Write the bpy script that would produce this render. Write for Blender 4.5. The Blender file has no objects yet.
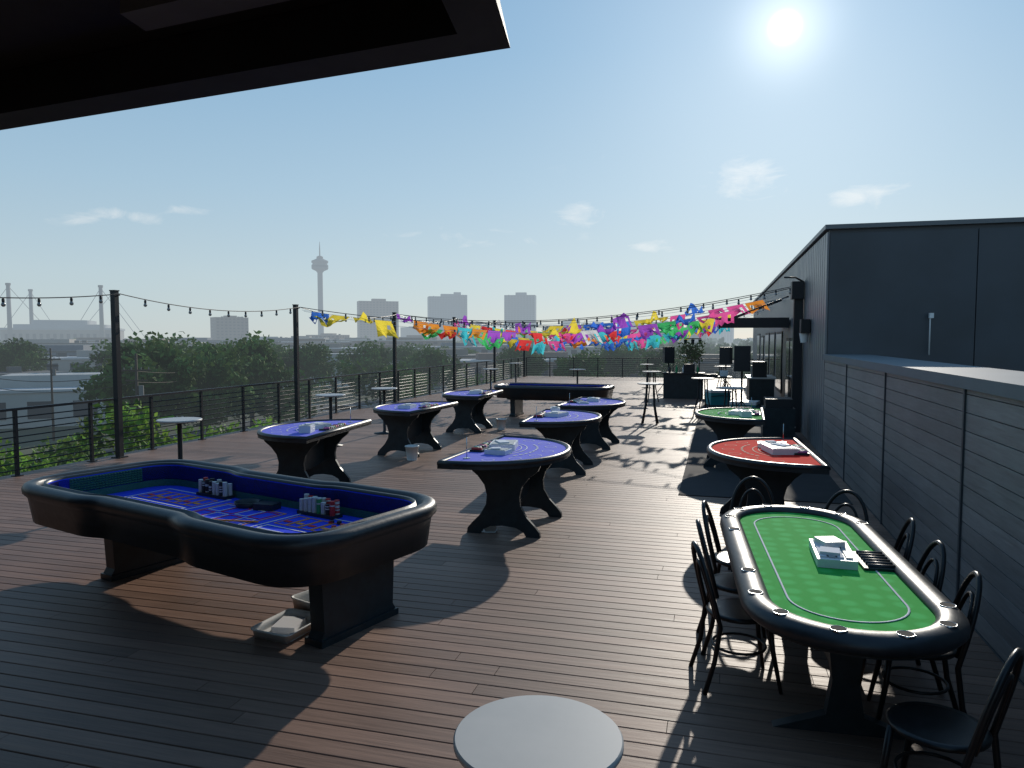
import bpy, bmesh, math, random
import numpy as np
from mathutils import Vector, Matrix
random.seed(7); rng=np.random.default_rng(11)
R=math.radians
sc=bpy.context.scene
sc.view_settings.view_transform='Standard'
sc.view_settings.look='None'
sc.view_settings.exposure=0
SUN_AZ,SUN_EL=R(4.2),R(21)
SUN=Vector((math.sin(SUN_AZ)*math.cos(SUN_EL),math.cos(SUN_AZ)*math.cos(SUN_EL),math.sin(SUN_EL)))
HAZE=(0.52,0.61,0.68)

# ---------------------------------------------------------------- materials
def surf(name,col,rough=.6,metal=0.,noise=0.,scale=5.,bump=0.,haze=0.,attr=None,spec=.5,trans=0.,coat=0.,stretch=None,dirt=None):
    m=bpy.data.materials.new(name); m.use_nodes=True
    nt=m.node_tree; N=nt.nodes; L=nt.links
    b=N['Principled BSDF']; out=N['Material Output']
    b.inputs['Roughness'].default_value=rough
    b.inputs['Metallic'].default_value=metal
    b.inputs['Specular IOR Level'].default_value=spec
    b.inputs['Coat Weight'].default_value=coat
    c=(*col,1)
    b.inputs['Base Color'].default_value=c
    src=None
    tc=N.new('ShaderNodeTexCoord'); vec=tc.outputs['Object']; vec0=vec
    if stretch:
        mp=N.new('ShaderNodeMapping'); mp.inputs['Scale'].default_value=stretch
        L.new(vec,mp.inputs[0]); vec=mp.outputs[0]
    if attr:
        a=N.new('ShaderNodeAttribute'); a.attribute_name=attr
        mx=N.new('ShaderNodeMix'); mx.data_type='RGBA'; mx.blend_type='MULTIPLY'; mx.inputs[0].default_value=1
        mx.inputs[6].default_value=c; L.new(a.outputs['Color'],mx.inputs[7]); src=mx.outputs[2]
    if noise or bump:
        n=N.new('ShaderNodeTexNoise'); n.inputs['Scale'].default_value=scale; n.inputs['Detail'].default_value=5
        n.inputs['Roughness'].default_value=.65
        L.new(vec,n.inputs['Vector'])
        if noise:
            mr=N.new('ShaderNodeMapRange'); mr.inputs[1].default_value=.3; mr.inputs[2].default_value=.7
            mr.inputs[3].default_value=1-noise; mr.inputs[4].default_value=1+noise
            L.new(n.outputs['Fac'],mr.inputs[0]); fac=mr.outputs[0]
            if dirt:
                n2=N.new('ShaderNodeTexNoise'); n2.inputs['Scale'].default_value=dirt; n2.inputs['Detail'].default_value=4; L.new(vec0,n2.inputs['Vector'])
                m2=N.new('ShaderNodeMapRange'); m2.inputs[1].default_value=.35; m2.inputs[2].default_value=.65; m2.inputs[3].default_value=.82; m2.inputs[4].default_value=1.15
                L.new(n2.outputs['Fac'],m2.inputs[0]); mm=N.new('ShaderNodeMath'); mm.operation='MULTIPLY'; L.new(fac,mm.inputs[0]); L.new(m2.outputs[0],mm.inputs[1]); fac=mm.outputs[0]
            vm=N.new('ShaderNodeVectorMath'); vm.operation='SCALE'
            if src: L.new(src,vm.inputs[0])
            else: vm.inputs[0].default_value=col
            L.new(fac,vm.inputs['Scale']); src=vm.outputs[0]
            mr2=N.new('ShaderNodeMapRange'); mr2.inputs[3].default_value=max(.02,rough-.12); mr2.inputs[4].default_value=min(1,rough+.12)
            L.new(n.outputs['Fac'],mr2.inputs[0]); L.new(mr2.outputs[0],b.inputs['Roughness'])
        if bump:
            bp=N.new('ShaderNodeBump'); bp.inputs['Strength'].default_value=bump; bp.inputs['Distance'].default_value=.01
            L.new(n.outputs['Fac'],bp.inputs['Height']); L.new(bp.outputs[0],b.inputs['Normal'])
    if src: L.new(src,b.inputs['Base Color'])
    sh=b.outputs[0]
    if trans:
        t=N.new('ShaderNodeBsdfTranslucent')
        if src: L.new(src,t.inputs[0])
        else: t.inputs[0].default_value=c
        ms=N.new('ShaderNodeMixShader'); ms.inputs[0].default_value=trans
        L.new(sh,ms.inputs[1]); L.new(t.outputs[0],ms.inputs[2]); sh=ms.outputs[0]
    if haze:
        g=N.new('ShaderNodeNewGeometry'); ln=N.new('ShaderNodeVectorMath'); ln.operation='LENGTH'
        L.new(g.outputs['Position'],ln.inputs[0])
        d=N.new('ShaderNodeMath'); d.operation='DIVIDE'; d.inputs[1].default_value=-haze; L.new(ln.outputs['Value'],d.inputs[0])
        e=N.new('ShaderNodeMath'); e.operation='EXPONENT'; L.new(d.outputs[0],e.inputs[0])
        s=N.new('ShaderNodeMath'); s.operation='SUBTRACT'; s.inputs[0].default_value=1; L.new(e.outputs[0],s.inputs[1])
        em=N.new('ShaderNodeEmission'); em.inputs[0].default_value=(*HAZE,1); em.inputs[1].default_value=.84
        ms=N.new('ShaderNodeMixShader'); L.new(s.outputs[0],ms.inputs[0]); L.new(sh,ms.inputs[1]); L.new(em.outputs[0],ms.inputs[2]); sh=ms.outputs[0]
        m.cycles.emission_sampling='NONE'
    L.new(sh,out.inputs['Surface'])
    return m

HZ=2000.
M={}
M['deck']=surf('deck_composite',(.225,.132,.094),.54,noise=.22,scale=3,bump=.3,attr='bvar',stretch=(.6,9,1),spec=.3,dirt=.45)
M['subdeck']=surf('subdeck_dark',(.012,.011,.011),.9)
M['black']=surf('black_vinyl',(.018,.02,.023),.4,noise=.25,scale=14,bump=.12,spec=.5)
M['blackpaint']=surf('black_painted_wood',(.018,.026,.03),.42,noise=.3,scale=9,bump=.1,spec=.4)
M['metal']=surf('black_metal',(.02,.02,.022),.5,metal=.0,noise=.2,scale=20,spec=.4)
M['chairm']=surf('black_bentwood',(.014,.013,.013),.33,noise=.2,scale=20,spec=.35)
M['purple']=surf('purple_felt',(.17,.18,.66),.9,noise=.12,scale=40,bump=.05,spec=.12)
M['red']=surf('red_felt',(.78,.03,.02),.9,noise=.12,scale=40,bump=.05,spec=.04)
M['greenf']=surf('green_felt',(.03,.36,.06),.9,noise=.12,scale=40,bump=.05,spec=.05)
M['bluef']=surf('blue_felt',(.03,.07,.72),.9,noise=.15,scale=30,bump=.05,spec=.15)
M['rubber']=surf('green_rubber',(.015,.11,.08),.6,noise=.3,scale=60,bump=.5)
M['white']=surf('white_plastic',(.74,.74,.72),.45,noise=.05,scale=15)
M['mark']=surf('layout_white',(.7,.7,.72),.8,spec=.1)
M['markor']=surf('layout_orange',(.75,.3,.08),.8,spec=.1)
M['markred']=surf('layout_red',(.6,.05,.06),.8,spec=.1)
M['markrp']=surf('layout_pale',(.6,.35,.25),.8,spec=.1)
M['steel']=surf('steel',(.5,.5,.5),.25,metal=1.)
M['tabletop']=surf('grey_laminate',(.46,.45,.43),.5,noise=.05,scale=3,bump=.03,spec=.3)
M['glass']=surf('bulb_glass',(.25,.24,.22),.1,spec=.8)
M['siding']=surf('dark_siding',(.052,.06,.07),.5,metal=.0,noise=.10,scale=1.5,dirt=.6)
M['sidingw']=surf('ribbed_siding',(.2,.205,.215),.4,metal=.2,noise=.15,scale=1.2)
M['coping']=surf('metal_coping',(.12,.13,.14),.4,metal=.2)
M['plank']=surf('grey_plank',(.21,.198,.195),.5,noise=.22,scale=4,bump=.3,stretch=(1,.7,9),attr='bvar',dirt=.7)
M['cap']=surf('wall_cap',(.17,.18,.19),.6,noise=.12,scale=2,spec=.3)
M['winglass']=surf('window_glass',(.02,.025,.03),.06,spec=.8)
M['canopy']=surf('canopy_black',(.012,.013,.015),.6,noise=.2,scale=3,spec=.2)
M['canopy2']=surf('canopy_panel',(.09,.095,.10),.6,noise=.2,scale=3,spec=.2)
M['surf']=surf('dark_strip',(.055,.05,.05),.85,noise=.2,scale=2,bump=.2,spec=.12)  # dark grey for the flat strip lying on the deck
M['roofm']=surf('roof_membrane',(.12,.12,.12),.8,noise=.2,scale=1)
M['brickw']=surf('brick_wall',(.25,.16,.12),.8,noise=.2,scale=2)
M['chipw']=surf('chip_white',(.6,.6,.58),.5); M['chipr']=surf('chip_red',(.5,.03,.03),.5)
M['chipg']=surf('chip_green',(.03,.3,.1),.5); M['chipk']=surf('chip_black',(.02,.02,.02),.5)
M['chipp']=surf('chip_pink',(.5,.12,.3),.5)
M['teal']=surf('teal_plastic',(.03,.25,.28),.5)
M['leaf']=surf('leaf_near',(.12,.21,.035),.6,attr='lvar',trans=.45,haze=HZ,spec=.2)
M['leaff']=surf('leaf_far',(.062,.105,.03),.8,attr='lvar',haze=HZ,spec=.1,trans=.15)
M['bark']=surf('bark',(.07,.05,.035),.9,noise=.3,scale=8,haze=HZ)
def hz(name,col,rough=.8,noise=.12,scale=.1,L=HZ): return surf(name,col,rough,noise=noise,scale=scale,haze=L,spec=.2)
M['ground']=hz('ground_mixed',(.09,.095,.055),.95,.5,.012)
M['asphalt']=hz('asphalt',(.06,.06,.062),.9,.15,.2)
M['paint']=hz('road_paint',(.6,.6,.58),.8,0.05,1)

# ---------------------------------------------------------------- mesh builder
class MB:
    def __init__(s): s.v=[];s.f=[];s.m=[];s.sm=[];s.mats=[];s.var=[];s.curvar=1.
    def mi(s,k):
        if k not in s.mats: s.mats.append(k)
        return s.mats.index(k)
    def add(s,vs,fs,k,smooth=False):
        o=len(s.v); s.v+= [tuple(p) for p in vs]; i=s.mi(k)
        for f in fs: s.f.append([o+a for a in f]); s.m.append(i); s.sm.append(smooth); s.var.append(s.curvar)
    def box(s,x0,x1,y0,y1,z0,z1,k,rot=0,piv=None):
        vs=[(x,y,z) for z in(z0,z1) for y in(y0,y1) for x in(x0,x1)]
        if rot:
            px,py=piv or ((x0+x1)/2,(y0+y1)/2); c,sn=math.cos(rot),math.sin(rot)
            vs=[(px+(x-px)*c-(y-py)*sn,py+(x-px)*sn+(y-py)*c,z) for x,y,z in vs]
        s.add(vs,[(0,2,3,1),(4,5,7,6),(0,1,5,4),(2,6,7,3),(0,4,6,2),(1,3,7,5)],k)
    def prism(s,pts,z0,z1,k,smooth=False):
        n=len(pts)
        s.add([(x,y,z0) for x,y in pts]+[(x,y,z1) for x,y in pts],
              [tuple(reversed(range(n))),tuple(range(n,2*n))],k)
        o=[(x,y,z0) for x,y in pts]+[(x,y,z1) for x,y in pts]
        s.add(o,[(i,(i+1)%n,n+(i+1)%n,n+i) for i in range(n)],k,smooth)
    def panel(s,pts,axis,c,th,k):
        n=len(pts)
        def P(a,z,t): return (c+t,a,z) if axis=='x' else (a,c+t,z)
        s.add([P(a,z,-th/2) for a,z in pts]+[P(a,z,th/2) for a,z in pts],
              [tuple(range(n)),tuple(reversed(range(n,2*n)))]+[(i,(i+1)%n,n+(i+1)%n,n+i) for i in range(n)],k)
    def lathe(s,cx,cy,prof,k,n=20,smooth=True):
        vs=[];fs=[]
        for r,z in prof:
            for i in range(n):
                a=2*math.pi*i/n; vs.append((cx+r*math.cos(a),cy+r*math.sin(a),z))
        for j in range(len(prof)-1):
            for i in range(n): fs.append((j*n+i,j*n+(i+1)%n,(j+1)*n+(i+1)%n,(j+1)*n+i))
        s.add(vs,fs,k,smooth)
        m=len(prof)-1
        s.add(vs[:n],[tuple(reversed(range(n)))],k); s.add(vs[m*n:],[tuple(range(n))],k)
    def tube(s,pts,r,k,n=8,closed=False):
        pts=[Vector(p) for p in pts]; rs=r if isinstance(r,(list,tuple)) else [r]*len(pts)
        vs=[];fs=[];N=len(pts); up=None
        for i,p in enumerate(pts):
            if closed: t=(pts[(i+1)%N]-pts[i-1])
            else: t=pts[min(i+1,N-1)]-pts[max(i-1,0)]
            t.normalize()
            if up is None:
                up=Vector((0,0,1)) if abs(t.z)<.9 else Vector((1,0,0))
            a=t.cross(up)
            if a.length<1e-4: a=t.cross(Vector((0,1,0)))
            a.normalize(); b=a.cross(t).normalized(); up=b
            for j in range(n):
                w=2*math.pi*j/n; vs.append(p+a*(math.cos(w)*rs[i])+b*(math.sin(w)*rs[i]))
        for i in range(N if closed else N-1):
            for j in range(n):
                i2=(i+1)%N; fs.append((i*n+j,i*n+(j+1)%n,i2*n+(j+1)%n,i2*n+j))
        if not closed: fs+= [tuple(reversed(range(n))),tuple(range((N-1)*n,N*n))]
        s.add(vs,fs,k,n>5)
    def sweep(s,outl,prof,k,smooth=True,closedprof=True):
        n=len(outl); m=len(prof); nr=normals2d(outl); vs=[];fs=[]
        for i in range(n):
            for o,z in prof: vs.append((outl[i][0]+nr[i][0]*o,outl[i][1]+nr[i][1]*o,z))
        for i in range(n):
            for j in range(m if closedprof else m-1):
                fs.append((i*m+j,((i+1)%n)*m+j,((i+1)%n)*m+(j+1)%m,i*m+(j+1)%m))
        s.add(vs,fs,k,smooth)
    def build(s,name,loc=(0,0,0),rotz=0,parent=None,varname=None,recalc=True):
        me=bpy.data.meshes.new(name); me.from_pydata(s.v,[],s.f)
        for k in s.mats: me.materials.append(M[k])
        me.polygons.foreach_set('material_index',s.m); me.polygons.foreach_set('use_smooth',s.sm)
        if recalc:
            bm=bmesh.new(); bm.from_mesh(me); bmesh.ops.recalc_face_normals(bm,faces=bm.faces); bm.to_mesh(me); bm.free()
        a=me.attributes.new(varname or 'bvar','FLOAT_COLOR','FACE')
        arr=np.ones((len(s.f),4),np.float32); arr[:,:3]=np.array(s.var,np.float32)[:,None]
        a.data.foreach_set('color',arr.ravel())
        ob=bpy.data.objects.new(name,me); sc.collection.objects.link(ob)
        ob.location=loc; ob.rotation_euler=(0,0,rotz)
        if parent: ob.parent=parent
        return ob
def inst(ob,loc,rotz=0,scale=None):
    o=bpy.data.objects.new(ob.name.split('.')[0],ob.data); sc.collection.objects.link(o)
    o.location=loc;o.rotation_euler=(0,0,rotz)
    if scale:o.scale=scale
    return o
def normals2d(p):
    n=len(p); out=[]
    for i in range(n):
        dx=p[(i+1)%n][0]-p[i-1][0]; dy=p[(i+1)%n][1]-p[i-1][1]; l=math.hypot(dx,dy) or 1
        out.append((dy/l,-dx/l))
    return out
def roundpoly(pts,rad,n=8):
    out=[];N=len(pts)
    rad=rad if isinstance(rad,(list,tuple)) else [rad]*N
    for i in range(N):
        p=Vector(pts[i]);a=Vector(pts[i-1]);b=Vector(pts[(i+1)%N]); r=rad[i]
        p0=p+(a-p).normalized()*r; p1=p+(b-p).normalized()*r
        for j in range(n+1):
            t=j/n; q=p0*(1-t)**2*1+p*2*t*(1-t)+p1*t*t; out.append((q.x,q.y))
    return out
def polar(azd,d): a=R(azd); return (d*math.sin(a),d*math.cos(a))

# ---------------------------------------------------------------- deck
X0,X1,Y0,Y1=-10.95,1.9,-6.,41.6
b=MB(); y=Y0; W=.14
while y<Y1-.01:
    x=X0-random.uniform(0,3.2)
    while x<X1:
        xe=x+random.choice([3.66,4.88,4.88])
        b.curvar=random.uniform(.78,1.2)
        a,c=max(x,X0)+.002,min(xe,X1)-.002
        if c-a>.02:
            e=.004
            vs=[(a,y+.003,-.025),(c,y+.003,-.025),(c,y+.003,-e),(a,y+.003,-e),(a,y+.003+e,0),(c,y+.003+e,0),
                (c,y+W-.003-e,0),(a,y+W-.003-e,0),(a,y+W-.003,-e),(c,y+W-.003,-e),(c,y+W-.003,-.025),(a,y+W-.003,-.025)]
            b.add(vs,[(0,1,2,3),(3,2,5,4),(4,5,6,7),(7,6,9,8),(8,9,10,11),(1,10,9,6,5,2),(0,3,4,7,8,11)],'deck')
        x=xe
    y+=W
b.curvar=1
b.box(X0,X1,Y0,Y1,-.2,-.026,'subdeck')
b.build('wood_deck',recalc=False)
b=MB(); b.box(X0-.1,16.4,Y0-2,44.6,-12,-.21,'brickw')
for fz in (-3.4,-7.2):
    for i in range(13):
        yy=Y0+1+i*3.7
        b.box(X0-.13,X0-.09,yy,yy+2.2,fz-.9,fz+1.1,'winglass')
b.build('host_brick_building')
b=MB(); b.box(1.9,16.4,-8,14.7,-.2,.004,'roofm'); b.box(X0,1.9,-8,Y0-.02,-.2,0,'roofm'); b.build('roof_terrace')

b=MB(); b.box(-.5,1.75,10.5,27.5,.004,.012,'surf'); b.build('dark_floor_strip')  # thin dark sheet over the boards, running along the penthouse side

# railing
def railing(p0,p1,name,step=1.45):
    b=MB(); p0=Vector(p0);p1=Vector(p1); d=p1-p0; L=d.length; n=max(1,round(L/step)); ang=math.atan2(d.y,d.x)
    for i in range(n+1):
        x=L*i/n; b.box(x-.025,x+.025,-.025,.025,0,1.05,'metal'); b.box(x-.06,x+.06,-.06,.06,0,.015,'metal')
    b.box(-.03,L+.03,-.035,.035,1.05,1.09,'metal')
    for j in range(9):
        z=.1+j*.105; b.tube([(0,0,z),(L,0,z)],.011,'metal',n=6)
    return b.build(name,(p0.x,p0.y,0),ang)
railing((-10.75,-5.5),(-10.75,41.4),'deck_railing')
railing((-10.65,41.4),(1.8,41.4),'deck_railing')

# light posts
PY=[-.9,5.1,11.1,17.1,23.2,29.1,34.9,40.7]
b=MB(); b.box(-.05,.05,-.05,.05,0,3.05,'metal'); b.box(-.1,.1,-.1,.1,0,.02,'metal'); b.box(-.06,.06,-.06,.06,3.05,3.07,'metal')
b.tube([(0,0,2.95),(.12,0,2.98)],.012,'metal')
p0=b.build('light_post',(-10.6,PY[0],0))
for yy in PY[1:]: inst(p0,(-10.6,yy,0))

def cat(p0,p1,sag,n=40):
    p0=Vector(p0);p1=Vector(p1)
    return [p0.lerp(p1,i/n)-Vector((0,0,sag*4*(i/n)*(1-i/n))) for i in range(n+1)]
def resample(pts,step):
    out=[];acc=0
    for a,c in zip(pts,pts[1:]):
        l=(c-a).length
        while acc<l: out.append(a.lerp(c,acc/l)); acc+=step
        acc-=l
    return out
def lights(p0,p1,sag,step=.62):
    b=MB(); pts=cat(p0,p1,sag,24); b.tube(pts,.009,'metal',n=5)
    for p in resample(pts,step)[1:]:
        b.lathe(p.x,p.y,[(.016,p.z-.01),(.022,p.z-.03),(.02,p.z-.07)],'metal',n=8)
        b.lathe(p.x,p.y,[(.018,p.z-.07),(.033,p.z-.1),(.03,p.z-.12),(.012,p.z-.138)],'glass',n=8)
    b.build('string_lights')
for a,c in zip(PY[:-1],PY[1:]): lights((-10.48,a,3.0),(-10.48,c,3.0),.2)
CR=[(17.1,19.2,3.45,.62),(23.2,25.5,3.45,.6),(29.1,31.,3.45,.6),(34.9,36.5,3.45,.5)]
for a,c,z,s in CR: lights((-10.48,a,3.0),(1.88,c,z),s)
lights((-10.48,23.2,3.0),(1.88,19.6,3.5),.5)

# papel picado
FC={'pp_red':(.8,.06,.06),'pp_pink':(.85,.12,.38),'pp_orange':(.88,.32,.05),'pp_yellow':(.9,.72,.08),'pp_green':(.08,.58,.18),
    'pp_cyan':(.08,.6,.68),'pp_blue':(.06,.2,.7),'pp_purple':(.4,.1,.6),'pp_white':(.8,.8,.8)}
for k,c in FC.items(): M[k]=surf(k,c,.8,trans=.65,spec=.2)
keys=list(FC)
def flags(p0,p1,sag,t0,t1,seed):
    rr=random.Random(seed); b=MB(); pts=cat(p0,p1,sag,60); L=(Vector(p1)-Vector(p0)).length
    b.tube(pts,.004,'white',n=4)
    n=int(L*(t1-t0)/.5); k=rr.choice(keys)
    for i in range(n):
        t=t0+(t1-t0)*i/n; f=t*60; a=int(f); P=pts[a].lerp(pts[min(a+1,60)],f-a)
        d=(pts[min(a+1,60)]-pts[a]).normalized(); w=rr.uniform(.42,.52); h=rr.uniform(.34,.5)
        wa=rr.gauss(.7,.55); fl=rr.uniform(-.9,.9)
        if rr.random()<.7: k=rr.choice(keys)
        vs=[];nx,nz=6,4
        for jz in range(nz+1):
            for jx in range(nx+1):
                s=jz/nz; th=wa*(.5+.8*s)+.45*math.sin(jx*1.3+fl*6)*s
                hh=h*s
                if jz==nz and jx%2: hh-=.06
                vs.append(P+d*(w*(jx/nx-.5)+fl*.3*s)+Vector((0,-math.sin(th)*hh,-math.cos(th)*hh-.005)))
        b.add(vs,[(jz*(nx+1)+jx,jz*(nx+1)+jx+1,(jz+1)*(nx+1)+jx+1,(jz+1)*(nx+1)+jx) for jz in range(nz) for jx in range(nx)
                  if not(jz in(1,2) and jx in(1,4) and rr.random()<.6)],k)
    b.build('papel_picado_banner',recalc=False)
flags((-10.48,17.2,2.93),(1.88,19.0,3.38),.62,.04,.22,1)
flags((-10.48,17.3,2.9),(1.88,21.0,3.3),.75,.5,.9,2)
flags((-10.48,23.3,2.9),(1.88,25.7,3.35),.75,.02,.9,3)
flags((-10.48,23.1,2.8),(1.88,28.5,3.3),.95,.1,.9,4)
flags((-10.48,29.2,2.9),(1.88,31.2,3.35),.8,.02,.9,5)
flags((-10.48,29.0,2.7),(1.88,34.2,3.35),.95,.02,.9,6)
flags((-10.48,35,2.8),(1.88,36.8,3.35),.7,.02,.9,7)
flags((-10.48,23.3,2.95),(1.88,22.5,3.45),.6,.45,.97,8)

# ---------------------------------------------------------------- fence wall
b=MB(); b.box(1.93,2.6,-6,14.69,0,1.8,'siding')
z=.02
while z<1.78:
    for s0,s1 in [(-6,.75),(.79,3.65),(3.69,6.58),(6.62,9.48),(9.52,12.2),(12.24,14.69)]:
        b.curvar=random.uniform(.85,1.15); b.box(1.9,1.93,s0,s1,z,min(z+.138,1.8),'plank')
    z+=.145
b.curvar=1
for yy in (.77,3.67,6.6,9.5,12.22): b.box(1.885,1.925,yy-.018,yy+.018,0,1.8,'siding')
b.box(1.86,2.64,-6,14.69,1.803,1.9,'cap')
b.build('plank_privacy_wall')
b=MB(); b.box(1.88,1.899,4.62,4.84,1.5,1.72,'cap')
n=12; vs=[];fs=[]
for j in range(7):
    zz=1.74-.26*j/6; sc_=(.6+.4*math.sin(math.pi*min(1,j/6*.9+.1)))
    for q in range(n+1):
        a=-math.pi/2+math.pi*q/n; vs.append((1.878-.13*math.cos(a)*sc_,4.73+.12*math.sin(a)*sc_,zz))
for j in range(6):
    for q in range(n): fs.append((j*(n+1)+q,j*(n+1)+q+1,(j+1)*(n+1)+q+1,(j+1)*(n+1)+q))
b.add(vs,fs,'cap',True); b.add(vs[:n+1],[tuple(range(n+1))],'cap'); b.add(vs[-n-1:],[tuple(range(n+1))],'cap')
b.build('wall_sconce')

# ---------------------------------------------------------------- penthouse building
b=MB(); BX,BY,BH=1.9,14.7,4.2
b.box(BX+.04,16,BY+.04,44,-.1,BH-.02,'siding')
x=BX+.04
while x<16:
    b.box(x+.004,min(x+2.39,16)-.004,BY,BY+.037,1.2,BH-.1,'siding'); x+=2.4
y=BY
while y<44:
    b.box(BX,BX+.037,y+.05,y+.3,0,BH-.06,'sidingw'); b.box(BX+.015,BX+.038,y+.3,y+.35,0,BH-.06,'siding'); y+=.3
b.box(BX-.05,16.05,BY-.05,BY+.1,BH-.018,BH+.06,'coping'); b.box(BX-.05,BX+.1,BY+.1,44.05,BH-.018,BH+.06,'coping')
for yy,w,z0,z1 in [(20.2,1.0,0,2.2),(21.4,1.0,0,2.2),(24,2.2,.5,2.4),(27,2.2,.5,2.4),(30,2.2,.5,2.4),(33.5,1.6,0,2.3),(36.5,2.2,.5,2.4)]:
    b.box(BX-.03,BX-.002,yy,yy+w,z0,z1,'metal'); b.box(BX-.036,BX-.031,yy+.07,yy+w-.07,z0+.1,z1-.08,'winglass')
b.build('penthouse_building')
b=MB(); b.box(.05,1.86,21.6,24.4,2.52,2.72,'metal'); b.box(.0,1.86,21.55,21.6,2.48,2.76,'metal'); b.box(0,.05,21.6,24.4,2.48,2.76,'metal')
for yy in(21.9,24.1): b.tube([(.3,yy,2.74),(1.86,yy,3.35)],.02,'metal')
b.build('entrance_awning')
b=MB(); b.box(1.68,1.88,18.3,18.5,0,3.1,'metal'); b.box(1.62,1.88,18.22,18.58,3.1,3.5,'metal'); b.tube([(1.88,18.4,3.5),(1.7,18.4,3.6),(1.45,18.3,3.6)],.02,'metal')
b.build('downspout')
b=MB(); b.box(1.7,1.88,16.9,17.2,2.3,2.6,'metal'); b.lathe(1.78,17.05,[(.07,2.1),(.1,2.3)],'white',n=12); b.build('wall_light')
b=MB(); b.tube([(3.6,14.6,1.9),(3.6,14.6,2.55),(3.62,14.6,2.6)],.012,'white'); b.box(3.58,3.65,14.57,14.63,2.55,2.64,'white'); b.build('antenna_rod')

# ---------------------------------------------------------------- roof canopy (upper left)
A=Vector((-.85,3.03)); e1=Vector((-.993,.119)); e2=Vector((.156,-.988))
def para(b,u0,u1,v0,v1,z0,z1,k):
    pts=[A+e1*u0+e2*v0,A+e1*u1+e2*v0,A+e1*u1+e2*v1,A+e1*u0+e2*v1]
    b.prism([tuple(p) for p in pts][::-1],z0,z1,k)
b=MB(); para(b,.07,14,.05,9,3.62,3.8,'canopy')
def ringp(u,v,z): p=A+e1*u+e2*v; return (p.x,p.y,z)
b.add([ringp(0,0,3.4),ringp(14,0,3.4),ringp(14,.08,3.83),ringp(.1,.08,3.83),ringp(0,9,3.4),ringp(.1,9,3.83),
       ringp(.2,.22,3.4),ringp(14,.22,3.4),ringp(.2,.22,3.615),ringp(14,.22,3.615),ringp(.2,9,3.4),ringp(.2,9,3.615)],
      [(0,1,2,3),(4,0,3,5),(0,6,7,1),(0,4,10,6),(6,8,9,7),(6,10,11,8),(2,3,5)],'canopy')
for d in (1.2,2.4,3.6): para(b,.21,14,d,d+.1,3.5,3.617,'canopy2')
for t in (.6,2.9,5.2): para(b,t,t+1.1,.42,.6,3.56,3.617,'canopy2')
b.build('roof_canopy',recalc=False)
b=MB(); b.box(-14,-1.5,-7.9,-5.2,0,3.8,'siding'); b.box(-14,-13.4,-5.2,4.6,-12,3.39,'siding'); b.build('rear_building_wall')

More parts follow.
